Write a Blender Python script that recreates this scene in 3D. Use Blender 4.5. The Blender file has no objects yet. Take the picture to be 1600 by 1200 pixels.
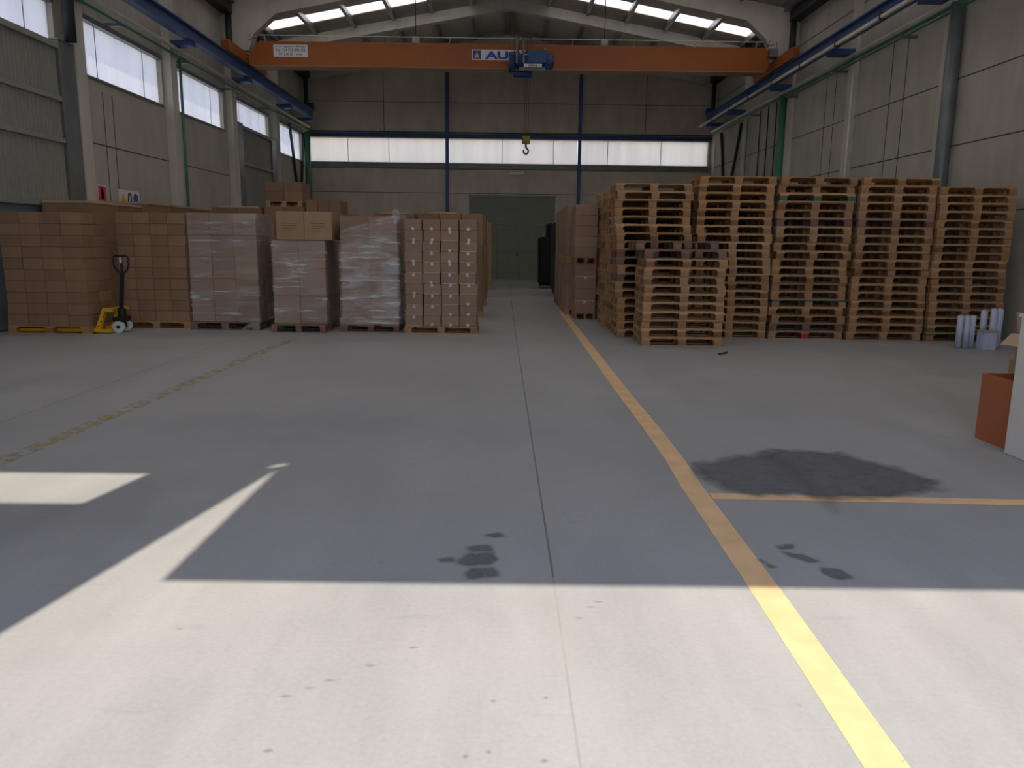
import bpy, bmesh, math, random
from mathutils import Vector, Matrix
random.seed(7)
PI = math.pi
C = bpy.context.scene.collection
scene = bpy.context.scene

# ------------------------------------------------------------------ camera
cam_d = bpy.data.cameras.new('camera'); cam = bpy.data.objects.new('camera', cam_d); C.objects.link(cam)
cam_d.sensor_fit = 'HORIZONTAL'; cam_d.sensor_width = 36.0; cam_d.lens = 36.0 * 1200 / 1600
cam_d.clip_start = 0.05; cam_d.clip_end = 500
R = (Matrix.Rotation(math.radians(-0.50), 4, 'Z') @ Matrix.Rotation(math.radians(90 - 10.39), 4, 'X')
     @ Matrix.Rotation(math.radians(0.69), 4, 'Z'))
cam.matrix_world = Matrix.Translation((0, 0, 1.55)) @ R
scene.camera = cam

# ------------------------------------------------------------------ sky, sun, exposure
w = bpy.data.worlds.new('world'); scene.world = w; w.use_nodes = True
bg = w.node_tree.nodes['Background']
_wt = w.node_tree; _tc = _wt.nodes.new('ShaderNodeTexCoord'); _sx = _wt.nodes.new('ShaderNodeSeparateXYZ'); _rp = _wt.nodes.new('ShaderNodeValToRGB')
_wt.links.new(_tc.outputs['Generated'], _sx.inputs[0]); _wt.links.new(_sx.outputs['Z'], _rp.inputs[0])
_rp.color_ramp.elements[0].position = 0.0; _rp.color_ramp.elements[0].color = (0.84, 0.91, 1.0, 1)      # hazy horizon
_rp.color_ramp.elements[1].position = 0.75; _rp.color_ramp.elements[1].color = (0.26, 0.45, 1.0, 1)     # blue overhead
_wt.links.new(_rp.outputs[0], bg.inputs[0]); bg.inputs[1].default_value = 2.5
sun_d = bpy.data.lights.new('sun', 'SUN'); sun = bpy.data.objects.new('sun', sun_d); C.objects.link(sun)
sun_d.energy = 6.9; sun_d.angle = math.radians(0.4); sun_d.color = (1.0, 0.89, 0.78)
sun.rotation_euler = Vector((0.19, 1.0, -1.0)).to_track_quat('-Z', 'Y').to_euler()
sun.location = (-2, -10, 12)
scene.view_settings.view_transform = 'Standard'; scene.view_settings.look = 'None'
scene.view_settings.gamma = 1.0; scene.view_settings.use_curve_mapping = False
scene.view_settings.exposure = 0.0

# ------------------------------------------------------------------ materials
def nt_new(name):
    m = bpy.data.materials.new(name); m.use_nodes = True; return m, m.node_tree, m.node_tree.nodes['Principled BSDF']
def setin(b, k, v):
    if k in b.inputs: b.inputs[k].default_value = v
def coords(nt, scale=(1, 1, 1), space='Object'):
    tc = nt.nodes.new('ShaderNodeTexCoord'); mp = nt.nodes.new('ShaderNodeMapping')
    mp.inputs['Scale'].default_value = scale; nt.links.new(tc.outputs[space], mp.inputs['Vector']); return mp.outputs[0]
def noise(nt, vec, scale, detail=4, rough=0.6):
    n = nt.nodes.new('ShaderNodeTexNoise'); n.inputs['Scale'].default_value = scale
    n.inputs['Detail'].default_value = detail; n.inputs['Roughness'].default_value = rough
    nt.links.new(vec, n.inputs['Vector']); return n.outputs['Fac']
def ramp(nt, fac, stops):
    r = nt.nodes.new('ShaderNodeValToRGB'); cr = r.color_ramp
    while len(cr.elements) > 1: cr.elements.remove(cr.elements[-1])
    cr.elements[0].position = stops[0][0]; cr.elements[0].color = (*stops[0][1], 1) if len(stops[0][1]) == 3 else stops[0][1]
    for p, c in stops[1:]:
        e = cr.elements.new(p); e.color = (*c, 1) if len(c) == 3 else c
    nt.links.new(fac, r.inputs[0]); return r.outputs[0]
def mixc(nt, fac, a, b, mode='MIX'):
    n = nt.nodes.new('ShaderNodeMix'); n.data_type = 'RGBA'; n.blend_type = mode
    for sock, v in ((n.inputs[0], fac), (n.inputs[6], a), (n.inputs[7], b)):
        if hasattr(v, 'links'): nt.links.new(v, sock)
        else: sock.default_value = v if not isinstance(v, tuple) else ((*v, 1) if len(v) == 3 else v)
    return n.outputs[2]
def mathn(nt, op, a, b=0.0):
    n = nt.nodes.new('ShaderNodeMath'); n.operation = op
    for sock, v in ((n.inputs[0], a), (n.inputs[1], b)):
        if hasattr(v, 'links'): nt.links.new(v, sock)
        else: sock.default_value = v
    return n.outputs[0]
def bump(nt, b, h, strength=0.2, dist=0.01):
    n = nt.nodes.new('ShaderNodeBump'); n.inputs['Strength'].default_value = strength; n.inputs['Distance'].default_value = dist
    nt.links.new(h, n.inputs['Height']); nt.links.new(n.outputs[0], b.inputs['Normal'])
def mul(c, k): return tuple(x * k for x in c)
def mat(name, col, rough=0.6, metal=0.0, var=0.12, scale=3.0, stretch=(1, 1, 1), rnd=0.0, bmp=0.0, spec=0.5, space='Object'):
    m, nt, b = nt_new(name)
    v = coords(nt, stretch, space)
    f = noise(nt, v, scale, 5)
    c = ramp(nt, f, [(0.3, mul(col, 1 - var)), (0.7, mul(col, 1 + var))])
    if rnd:
        oi = nt.nodes.new('ShaderNodeObjectInfo')
        g = ramp(nt, oi.outputs['Random'], [(0, (1 - rnd,) * 3), (0.5, (1, 1 - rnd * 0.1, 1 - rnd * 0.25)), (1, (1 + rnd,) * 3)])
        c = mixc(nt, 1.0, c, g, 'MULTIPLY')
    nt.links.new(c, b.inputs['Base Color'])
    b.inputs['Roughness'].default_value = rough; b.inputs['Metallic'].default_value = metal
    setin(b, 'Specular IOR Level', spec)
    if bmp: bump(nt, b, f, bmp)
    return m

def floor_mat():
    m, nt, b = nt_new('concrete_floor')
    v = coords(nt)
    big = noise(nt, v, 0.35, 6, 0.62)
    c = ramp(nt, big, [(0.3, (0.325, 0.33, 0.318)), (0.5, (0.372, 0.374, 0.357)), (0.72, (0.415, 0.413, 0.392))])
    v2 = coords(nt, (1.0, 0.22, 1)); st = noise(nt, v2, 2.2, 7, 0.7)
    c = mixc(nt, 0.55, c, mixc(nt, 1.0, c, ramp(nt, st, [(0.35, (0.84,) * 3), (0.65, (1.08,) * 3)]), 'MULTIPLY'))
    # scuffs: long thin marks
    v3 = coords(nt, (0.6, 3.5, 1)); sc = noise(nt, v3, 3.0, 3, 0.5)
    s = ramp(nt, sc, [(0.66, (0,) * 3), (0.74, (1,) * 3)])
    c = mixc(nt, mathn(nt, 'MULTIPLY', s, 0.22), c, (0.24, 0.24, 0.24))
    fine = noise(nt, v, 45, 3, 0.7)
    c = mixc(nt, 1.0, c, ramp(nt, fine, [(0.25, (0.93,) * 3), (0.75, (1.06,) * 3)]), 'MULTIPLY')
    dots = nt.nodes.new('ShaderNodeTexVoronoi'); dots.inputs['Scale'].default_value = 2.6; nt.links.new(v, dots.inputs['Vector'])
    d = ramp(nt, dots.outputs['Distance'], [(0.02, (1,) * 3), (0.035, (0,) * 3)])
    c = mixc(nt, mathn(nt, 'MULTIPLY', d, 0.35), c, (0.2, 0.19, 0.18))
    nt.links.new(c, b.inputs['Base Color'])
    nt.links.new(ramp(nt, st, [(0.3, (0.48,) * 3), (0.7, (0.66,) * 3)]), b.inputs['Roughness'])
    setin(b, 'Specular IOR Level', 0.35)
    bump(nt, b, fine, 0.08, 0.002)
    return m
def panel_concrete(name, col):
    m, nt, b = nt_new(name)
    v = coords(nt); f = noise(nt, v, 0.5, 6, 0.6); g = noise(nt, coords(nt, (1, 1, 0.3)), 2.5, 6, 0.65); h = noise(nt, v, 30, 2)
    c = ramp(nt, f, [(0.3, mul(col, 0.86)), (0.7, mul(col, 1.1))])
    c = mixc(nt, 1.0, c, ramp(nt, g, [(0.3, (0.88,) * 3), (0.7, (1.08,) * 3)]), 'MULTIPLY')
    nt.links.new(c, b.inputs['Base Color']); b.inputs['Roughness'].default_value = 0.85; setin(b, 'Specular IOR Level', 0.2)
    bump(nt, b, h, 0.1, 0.003); return m
def decal_mat(name, col, ns=18, lo=0.35, hi=0.6, rough=0.6, base=0.0):
    """worn paint or stain: its vertex alpha times procedural wear"""
    m, nt, b = nt_new(name)
    at = nt.nodes.new('ShaderNodeAttribute'); at.attribute_name = 'a'
    f = noise(nt, coords(nt), ns, 6, 0.7)
    wear = ramp(nt, f, [(lo, (0,) * 3), (hi, (1,) * 3)])
    a = mathn(nt, 'MULTIPLY', at.outputs['Fac'], mathn(nt, 'ADD', mathn(nt, 'MULTIPLY', wear, 1 - base), base))
    g = noise(nt, coords(nt), 5, 4)
    nt.links.new(ramp(nt, g, [(0.3, mul(col, 0.88)), (0.7, mul(col, 1.08))]), b.inputs['Base Color'])
    nt.links.new(a, b.inputs['Alpha']); b.inputs['Roughness'].default_value = rough; setin(b, 'Specular IOR Level', 0.3)
    return m
def pane_mat(name, col, dirt=0.35, axis=(1, 1, 0.08)):
    m = bpy.data.materials.new(name); m.use_nodes = True; nt = m.node_tree; nt.nodes.clear()
    out = nt.nodes.new('ShaderNodeOutputMaterial'); tr = nt.nodes.new('ShaderNodeBsdfTranslucent'); di = nt.nodes.new('ShaderNodeBsdfDiffuse')
    mx = nt.nodes.new('ShaderNodeMixShader'); mx.inputs[0].default_value = 0.12
    v = coords(nt, axis); f = noise(nt, v, 2.6, 5, 0.6); sp = noise(nt, coords(nt, (1, 1, 0.6)), 9, 5, 0.7)
    c = ramp(nt, f, [(0.3, mul(col, 0.9)), (0.65, col)])
    s = ramp(nt, sp, [(0.66, (0,) * 3), (0.70, (1,) * 3)]); c = mixc(nt, mathn(nt, 'MULTIPLY', s, dirt), c, mul(col, 0.45))
    nt.links.new(c, tr.inputs[0]); nt.links.new(c, di.inputs[0])
    nt.links.new(tr.outputs[0], mx.inputs[1]); nt.links.new(di.outputs[0], mx.inputs[2]); nt.links.new(mx.outputs[0], out.inputs[0]); return m
def film_mat():
    m, nt, b = nt_new('stretch_film')
    f = noise(nt, coords(nt, (0.6, 0.6, 8)), 2.0, 8, 0.72); d = noise(nt, coords(nt, (1, 1, 3.2)), 2.2, 6, 0.6); big = noise(nt, coords(nt), 1.8, 3, 0.5)
    b.inputs['Base Color'].default_value = (0.80, 0.80, 0.80, 1); b.inputs['Roughness'].default_value = 0.2
    glint = ramp(nt, f, [(0.54, (0,) * 3), (0.62, (1,) * 3)]); sheet = ramp(nt, big, [(0.42, (0,) * 3), (0.62, (1,) * 3)]); soft = ramp(nt, d, [(0.4, (0,) * 3), (0.7, (1,) * 3)])  # film glints painted in as white, more opaque streaks and patches
    a = mathn(nt, 'ADD', mathn(nt, 'MULTIPLY', glint, 0.40), mathn(nt, 'ADD', mathn(nt, 'MULTIPLY', mathn(nt, 'MULTIPLY', sheet, soft), 0.30), mathn(nt, 'MULTIPLY', soft, 0.14)))
    nt.links.new(mathn(nt, 'ADD', a, 0.04), b.inputs['Alpha']); bump(nt, b, f, 0.6, 0.015); return m
def wood_mat(name, col, rnd=0.25):
    m, nt, b = nt_new(name)
    oi = nt.nodes.new('ShaderNodeObjectInfo')
    f = noise(nt, coords(nt, (1.2, 9, 9)), 3, 6, 0.65)
    c = ramp(nt, f, [(0.25, mul(col, 0.72)), (0.55, col), (0.8, mul(col, 1.15))])
    k_ = rnd / .4
    g = ramp(nt, oi.outputs['Random'], [(0, (1 - .42 * k_, 1 - .48 * k_, 1 - .5 * k_)), (.2, (.85, .78, .70)), (.4, (1.05, .92, .78)), (.6, (1.18, 1.10, .95)), (.8, (.86, .90, .98)), (1, (1.25, 1.2, 1.1))])
    c = mixc(nt, 1.0, c, g, 'MULTIPLY'); nt.links.new(c, b.inputs['Base Color']); b.inputs['Roughness'].default_value = 0.8
    setin(b, 'Specular IOR Level', 0.2); return m

M = {}
M['floor'] = floor_mat()
M['ground'] = mat('outdoor_concrete', (0.50, 0.48, 0.44), 0.9, var=0.1, scale=0.4)
M['wall'] = panel_concrete('wall_panel_concrete', (0.49, 0.455, 0.38))
M['wallb'] = panel_concrete('back_wall_concrete', (0.62, 0.54, 0.43))
M['conc'] = panel_concrete('precast_frame_concrete', (0.60, 0.555, 0.465))
M['roof'] = mat('roof_panel_lining', (0.66, 0.60, 0.50), 0.7, var=0.08)
M['joint'] = mat('dark_joint', (0.06, 0.058, 0.05), 0.9)
M['fjoint'] = mat('floor_joint_sealant', (0.2, 0.19, 0.17), 0.9)
M['fjoint_lit'] = mat('sunlit_joint_sealant', (0.33, 0.33, 0.305), 0.9)  # lighter copy of the joint sealant, sunlight painted into its colour
M['galv'] = mat('galvanised_steel', (0.34, 0.36, 0.37), 0.35, 0.8, var=0.2, scale=8)
M['blue'] = mat('blue_paint', (0.03, 0.085, 0.22), 0.45, var=0.15)
M['bluedk'] = mat('dark_blue_paint', (0.02, 0.05, 0.15), 0.45, var=0.15)
M['green'] = mat('green_pipe_paint', (0.05, 0.20, 0.12), 0.5)
M['cream'] = mat('cream_plastic', (0.66, 0.63, 0.53), 0.5)
M['white'] = mat('white_paint', (0.72, 0.68, 0.62), 0.5, var=0.03)
M['orange'] = mat('orange_crane_paint', (0.33, 0.09, 0.010), 0.42, var=0.07)
M['greydoor'] = mat('corrugated_door_paint', (0.29, 0.28, 0.235), 0.6, var=0.06)
M['bluedoor'] = mat('lower_door_panel', (0.15, 0.19, 0.21), 0.5, var=0.15)
M['steelgrey'] = mat('grey_steel_pilaster', (0.17, 0.185, 0.185), 0.4, 0.3, var=0.15)
M['backdoor'] = mat('green_grey_door', (0.22, 0.225, 0.165), 0.6, var=0.06)
M['dark'] = mat('dark_steel', (0.03, 0.033, 0.035), 0.5)
M['black'] = mat('black_plastic', (0.012, 0.013, 0.014), 0.35)
M['pane'] = pane_mat('translucent_panel', (0.74, 0.72, 0.685), 0.5)
M['paneb'] = pane_mat('translucent_panel_back', (0.84, 0.76, 0.64), 0.3)
M['skyl'] = pane_mat('skylight_panel', (0.72, 0.62, 0.48), 0.05)
M['deck'] = wood_mat('pallet_board_wood', (0.43, 0.27, 0.15), 0.40)
M['block'] = wood_mat('pallet_block_wood', (0.35, 0.21, 0.115), 0.45)
M['olddeck'] = wood_mat('weathered_board_wood', (0.22, 0.17, 0.14))
M['oldblock'] = wood_mat('red_brown_block_wood', (0.24, 0.13, 0.10))
M['greenw'] = mat('green_painted_wood', (0.05, 0.13, 0.08), 0.7)
M['redw'] = mat('red_painted_wood', (0.35, 0.03, 0.03), 0.7)
M['carton'] = mat('brown_cardboard', (0.285, 0.175, 0.108), 0.85, var=0.07, scale=4, rnd=0.12, spec=0.15)
M['carton2'] = mat('tan_cardboard', (0.37, 0.25, 0.15), 0.85, var=0.06, scale=4, rnd=0.10, spec=0.15)
M['cartonp'] = mat('pinkish_cardboard', (0.32, 0.22, 0.155), 0.85, var=0.06, scale=4, rnd=0.12, spec=0.15)
M['sheet'] = mat('light_cardboard', (0.50, 0.36, 0.22), 0.85, var=0.06, spec=0.15)
M['rust'] = mat('orange_brown_board', (0.42, 0.13, 0.045), 0.6, var=0.06)
M['tape'] = mat('packing_tape', (0.55, 0.5, 0.45), 0.25)
M['ink'] = mat('carton_print', (0.10, 0.07, 0.05), 0.8)
M['film'] = film_mat()
M['roll'] = mat('film_roll', (0.50, 0.54, 0.66), 0.18, var=0.15, scale=6, stretch=(6, 6, 0.3))
M['core'] = mat('roll_core_cardboard', (0.42, 0.34, 0.2), 0.8)
M['yellow'] = mat('yellow_enamel', (0.78, 0.42, 0.015), 0.4)
M['nylon'] = mat('white_nylon', (0.62, 0.68, 0.66), 0.4)
M['bagblack'] = mat('black_film', (0.008, 0.010, 0.009), 0.45, var=0.3, scale=6, bmp=0.5, spec=0.2)
M['yline'] = decal_mat('yellow_floor_paint', (0.84, 0.56, 0.29), 14, 0.22, 0.36, base=0.35)
M['yfade'] = decal_mat('faded_yellow_floor_paint', (0.50, 0.40, 0.15), 7, 0.45, 0.66)
M['stain'] = decal_mat('oil_stain', (0.15, 0.155, 0.16), 7, 0.28, 0.5, 0.5, base=0.55)
M['wet'] = decal_mat('damp_stain', (0.17, 0.175, 0.18), 16, 0.35, 0.5, 0.4, base=0.5)
M['signw'] = mat('sign_white', (0.72, 0.72, 0.70), 0.4, var=0.02)
M['signr'] = mat('sign_red', (0.6, 0.03, 0.03), 0.4)
M['signb'] = mat('sign_blue', (0.03, 0.06, 0.38), 0.4)
M['signy'] = mat('sign_yellow', (0.85, 0.45, 0.03), 0.4)

# ------------------------------------------------------------------ helpers
class MB:
    def __init__(s): s.v = []; s.f = []
    def box(s, x0, y0, z0, x1, y1, z1):
        n = len(s.v)
        s.v += [(x0, y0, z0), (x1, y0, z0), (x1, y1, z0), (x0, y1, z0), (x0, y0, z1), (x1, y0, z1), (x1, y1, z1), (x0, y1, z1)]
        s.f += [tuple(n + i for i in q) for q in ((0, 3, 2, 1), (4, 5, 6, 7), (0, 1, 5, 4), (1, 2, 6, 5), (2, 3, 7, 6), (3, 0, 4, 7))]
        return s
    def cyl(s, p0, p1, r0, r1=None, n=16, caps=True):
        r1 = r0 if r1 is None else r1
        p0 = Vector(p0); p1 = Vector(p1); d = (p1 - p0).normalized()
        a = d.orthogonal().normalized(); b = d.cross(a); k = len(s.v)
        for p, r in ((p0, r0), (p1, r1)):
            for i in range(n):
                t = 2 * PI * i / n; q = p + (a * math.cos(t) + b * math.sin(t)) * r; s.v.append(tuple(q))
        for i in range(n): j = (i + 1) % n; s.f.append((k + i, k + j, k + n + j, k + n + i))
        if caps: s.f.append(tuple(k + i for i in reversed(range(n)))); s.f.append(tuple(k + n + i for i in range(n)))
        return s
    def tube(s, pts, r, n=10):
        for a, b in zip(pts[:-1], pts[1:]): s.cyl(a, b, r, n=n)
        return s
    def bar(s, p0, p1, wd, ht):
        """rectangular bar between two points"""
        p0 = Vector(p0); p1 = Vector(p1); d = (p1 - p0).normalized(); up = Vector((0, 0, 1))
        if abs(d.z) > 0.95: up = Vector((0, 1, 0))
        sd = d.cross(up).normalized() * wd / 2; u = sd.normalized().cross(d) * ht / 2; n = len(s.v)
        for p in (p0, p1):
            for q in (-sd - u, sd - u, sd + u, -sd + u): s.v.append(tuple(p + q))
        s.f += [tuple(n + i for i in q) for q in ((3, 2, 1, 0), (4, 5, 6, 7), (0, 1, 5, 4), (1, 2, 6, 5), (2, 3, 7, 6), (3, 0, 4, 7))]
        return s
    def prism(s, poly, axis, a, b):
        """poly: 2D points in the plane across axis ('x': (y,z), 'y': (x,z), 'z': (x,y))"""
        def P(p, t): return (t, p[0], p[1]) if axis == 'x' else ((p[0], t, p[1]) if axis == 'y' else (p[0], p[1], t))
        k = len(s.v); n = len(poly); s.v += [P(p, a) for p in poly] + [P(p, b) for p in poly]
        for i in range(n): j = (i + 1) % n; s.f.append((k + i, k + j, k + n + j, k + n + i))
        s.f.append(tuple(k + i for i in reversed(range(n)))); s.f.append(tuple(k + n + i for i in range(n)))
        return s
    def mesh(s, name, m, bevel=0.0, smooth=False):
        me = bpy.data.meshes.new(name); me.from_pydata(s.v, [], s.f)
        bm = bmesh.new(); bm.from_mesh(me)
        bmesh.ops.recalc_face_normals(bm, faces=bm.faces)
        if bevel: bmesh.ops.bevel(bm, geom=list(bm.edges), offset=bevel, segments=1, affect='EDGES', profile=0.5)
        bm.to_mesh(me); bm.free()
        if smooth:
            for p in me.polygons: p.use_smooth = len(p.vertices) == 4
        me.materials.append(m); return me
    def build(s, name, m, parent=None, bevel=0.0, smooth=False, loc=None):
        o = bpy.data.objects.new(name, s.mesh(name, m, bevel, smooth)); C.objects.link(o)
        if parent: o.parent = parent
        if loc: o.location = loc
        return o
def tag(o, label=None, cat=None, group=None, kind=None):
    if label: o['label'] = label
    if cat: o['category'] = cat
    if group: o['group'] = group
    if kind: o['kind'] = kind
    return o
def thing(name, label, cat, loc=(0, 0, 0), group=None, rz=0):
    o = bpy.data.objects.new(name, None); C.objects.link(o); o.location = loc; o.rotation_euler = (0, 0, rz)
    o.empty_display_size = 0.1; return tag(o, label, cat, group)
def struct(name, mb, m, **k): return tag(mb.build(name, m, **k), kind='structure')
ORD = ['', 'first', 'second', 'third', 'fourth', 'fifth', 'sixth', 'seventh', 'eighth', 'ninth', 'tenth', 'eleventh', 'twelfth',
       'thirteenth', 'fourteenth', 'fifteenth', 'sixteenth', 'seventeenth', 'eighteenth', 'nineteenth', 'twentieth', 'twenty-first']
def text_obj(name, s, size, loc, rot, m, parent=None, offset=0.0, xs=1.0):
    cu = bpy.data.curves.new(name, 'FONT'); cu.body = s; cu.size = size; cu.extrude = 0.002; cu.offset = offset
    cu.align_x = 'CENTER'; cu.align_y = 'CENTER'
    o = bpy.data.objects.new(name, cu); C.objects.link(o)
    dg = bpy.context.evaluated_depsgraph_get(); me = bpy.data.meshes.new_from_object(o.evaluated_get(dg)); me.materials.clear(); me.materials.append(m)
    o2 = bpy.data.objects.new(name, me); C.objects.link(o2); bpy.data.objects.remove(o)
    o2.location = loc; o2.rotation_euler = rot; o2.scale = (xs, 1, 1)
    if parent: o2.parent = parent
    return o2

XL, XR, YB, YF = -8.5, 8.65, 33.9, -1.5      # hall inner faces
XC = 0.03; RIDGE = 10.2; SL = 0.19           # roof line
def roofz(x): return RIDGE - SL * abs(x - XC)
COLY = [2.6, 7.0, 11.4, 15.85, 20.2, 24.5, 29.0, 33.4]

# ------------------------------------------------------------------ ground, floor
struct('floor', MB().box(XL - 0.3, YF - 0.3, -0.25, XR + 0.3, YB + 0.3, 0.0), M['floor'])
FL = bpy.data.objects['floor']
g = MB(); g.box(-60, -60, -0.30, 60, 90, -0.26)
tag(g.build('outdoor_ground', M['ground']), kind='structure')
g = MB().box(-40, -40, -0.26, 40, YF - 0.3, -0.01); tag(g.build('outdoor_forecourt', M['ground']), kind='structure')

def decal(name, poly, m, z=0.0015, soft=0.03, step=0.04, warp=0.0, amp=1.0, label=None):
    """flat mark on the floor: grid with an alpha attribute that falls off at the outline"""
    xs = [p[0] for p in poly]; ys = [p[1] for p in poly]; pad = soft + warp + step
    x0, x1, y0, y1 = min(xs) - pad, max(xs) + pad, min(ys) - pad, max(ys) + pad
    nx = max(2, int((x1 - x0) / step)); ny = max(2, int((y1 - y0) / step))
    from mathutils import noise as mn
    def inside(x, y):
        c = False; j = len(poly) - 1
        for i in range(len(poly)):
            if (poly[i][1] > y) != (poly[j][1] > y) and x < (poly[j][0] - poly[i][0]) * (y - poly[i][1]) / (poly[j][1] - poly[i][1]) + poly[i][0]: c = not c
            j = i
        return c
    def dist(x, y):
        d = 9; j = len(poly) - 1; p = Vector((x, y))
        for i in range(len(poly)):
            a = Vector(poly[i]); b = Vector(poly[j]); ab = b - a; t = max(0, min(1, (p - a).dot(ab) / max(ab.length_squared, 1e-9)))
            d = min(d, (p - a - ab * t).length); j = i
        return d if inside(x, y) else -d
    vs = []; al = []
    for j in range(ny + 1):
        for i in range(nx + 1):
            x = x0 + (x1 - x0) * i / nx; y = y0 + (y1 - y0) * j / ny
            d = dist(x, y) + (warp * mn.noise((x * 3.1, y * 3.1, 7)) + warp * 0.6 * mn.noise((x * 11, y * 11, 3)) if warp else 0)
            vs.append((x, y, z)); al.append(amp * max(0, min(1, 0.5 + d / max(2 * soft, 1e-4))))
    fs = []
    for j in range(ny):
        for i in range(nx):
            q = (j * (nx + 1) + i, j * (nx + 1) + i + 1, (j + 1) * (nx + 1) + i + 1, (j + 1) * (nx + 1) + i)
            if max(al[k] for k in q) > 0: fs.append(q)
    me = bpy.data.meshes.new(name); me.from_pydata(vs, [], fs); a = me.attributes.new('a', 'FLOAT', 'POINT')
    a.data.foreach_set('value', al); me.materials.append(m)
    o = bpy.data.objects.new(name, me); C.objects.link(o); o.parent = FL
    if label: o['label'] = label
    return o
def strip(name, pts, wd, m, z=0.0015, label=None):
    """painted strip along a polyline; ends square"""
    mb = MB(); k = 0; vs = []; fs = []
    for i in range(len(pts)):
        a = Vector(pts[max(i - 1, 0)]); b = Vector(pts[min(i + 1, len(pts) - 1)]); d = (b - a).normalized(); n = Vector((-d.y, d.x)) * wd / 2
        p = Vector(pts[i]); vs += [(p.x - n.x, p.y - n.y, z), (p.x + n.x, p.y + n.y, z)]
    for i in range(len(pts) - 1): fs.append((2 * i, 2 * i + 1, 2 * i + 3, 2 * i + 2))
    me = bpy.data.meshes.new(name); me.from_pydata(vs, [], fs); a = me.attributes.new('a', 'FLOAT', 'POINT'); a.data.foreach_set('value', [1.0] * len(vs))
    me.materials.append(m); o = bpy.data.objects.new(name, me); C.objects.link(o); o.parent = FL
    if label: o['label'] = label
    return o
strip('yellow_line', [(1.14, 1.0), (1.169, 2.07), (1.203, 3.3), (1.225, 4.85), (1.25, 5.4), (1.26, 6.4), (1.255, 8.2), (1.265, 10), (1.29, 14), (1.29, 18)], 0.142, M['yline'], label='yellow painted lane line running down the hall')
strip('yellow_line', [(1.30, 4.615), (3.3, 4.54), (6.5, 4.42)], 0.115, M['yline'], 0.0017, label='yellow painted line crossing to the right')
strip('yellow_line', [(-3.56, 3.6), (-3.53, 5.2), (-3.475, 7.2), (-3.455, 10.0), (-3.38, 12.2)], 0.15, M['yfade'], label='worn faded yellow line on the left')
def fj(p0, p1, wd=0.008): strip('floor_joint', [p0, p1], wd, M['fjoint'], 0.001)
strip('floor_joint', [(0.245, -1.4), (0.235, 3.4)], 0.010, M['fjoint_lit'], 0.001); fj((0.235, 3.4), (0.165, 13.5), 0.011); fj((0.165, 13.5), (0.1, 33.8), 0.012)
fj((-4.25, 4.2), (-4.35, 13.0), 0.008)
decal('oil_stain', [(1.37, 5.34), (1.40, 5.05), (1.46, 4.78), (1.62, 4.70), (1.9, 4.68), (2.4, 4.66), (2.78, 4.78), (2.95, 5.0), (2.80, 5.12), (2.66, 5.45), (2.58, 5.67), (2.38, 5.72), (2.1, 5.70), (1.85, 5.52), (1.6, 5.42)],
      M['stain'], 0.002, 0.09, 0.03, 0.10, 0.92, 'dark dried oil stain beside the cross line')
for poly in ([(-0.17, 3.57), (-0.08, 3.60), (-0.07, 3.54), (-0.16, 3.52)],
             [(-0.20, 3.42), (-0.17, 3.49), (-0.06, 3.49), (-0.03, 3.42), (-0.07, 3.36), (-0.17, 3.35), (-0.21, 3.38)],
             [(-0.17, 3.26), (-0.15, 3.31), (-0.05, 3.33), (-0.01, 3.28), (-0.02, 3.22), (-0.15, 3.20)],
             [(-0.33, 3.42), (-0.27, 3.44), (-0.25, 3.40), (-0.31, 3.38)], [(-0.09, 3.75), (-0.03, 3.77), (0.0, 3.72), (-0.05, 3.71)],
             [(1.42, 3.62), (1.52, 3.64), (1.51, 3.59), (1.44, 3.58)], [(1.44, 3.55), (1.53, 3.53), (1.60, 3.42), (1.52, 3.41), (1.45, 3.48)],
             [(1.56, 3.35), (1.64, 3.33), (1.65, 3.26), (1.60, 3.24), (1.55, 3.30)], [(1.27, 3.45), (1.30, 3.46), (1.33, 3.36), (1.31, 3.36)]):
    decal('damp_stain', [(x, y + .18) for x, y in poly], M['wet'], 0.002, 0.015, 0.012, 0.03, 0.8)
for x, y, a, b in [(-0.35, 2.75, .02, .008), (-0.49, 2.62, .02, .006), (-0.62, 2.52, .022, .007), (-0.68, 2.47, .02, .007), (-0.75, 2.42, .02, .007), (-0.03, 2.40, .009, .007), (0.15, 2.42, .009, .007),
                   (-0.04, 2.13, .009, .008), (-0.11, 2.11, .010, .008), (0.13, 2.09, .011, .009), (0.14, 1.96, .014, .010), (-0.72, 2.13, .014, .009), (0.38, 3.1, .02, .006), (0.42, 3.15, .02, .006), (0.32, 3.0, .015, .006)]:
    decal('floor_spot', [(x - a, y), (x, y + b), (x + a, y), (x, y - b)], M['wet'], 0.002, 0.006, 0.005, 0, 0.38)
decal('tyre_mark', [(1.9, 5.6), (2.05, 5.75), (2.1, 5.2), (2.0, 4.3), (1.93, 4.3), (1.98, 5.0)], M['wet'], 0.0022, 0.03, 0.03, 0.05, 0.22)
decal('dark_patch', [(-2.9, 4.1), (-2.5, 4.4), (-2.2, 4.1), (-2.6, 3.8)], M['wet'], 0.0012, 0.45, 0.06, 0.2, 0.14)
decal('dark_patch', [(-3.0, 6.4), (-1.6, 7.0), (-1.0, 6.6), (-2.2, 6.0)], M['wet'], 0.0012, 0.6, 0.08, 0.5, 0.09)

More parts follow.
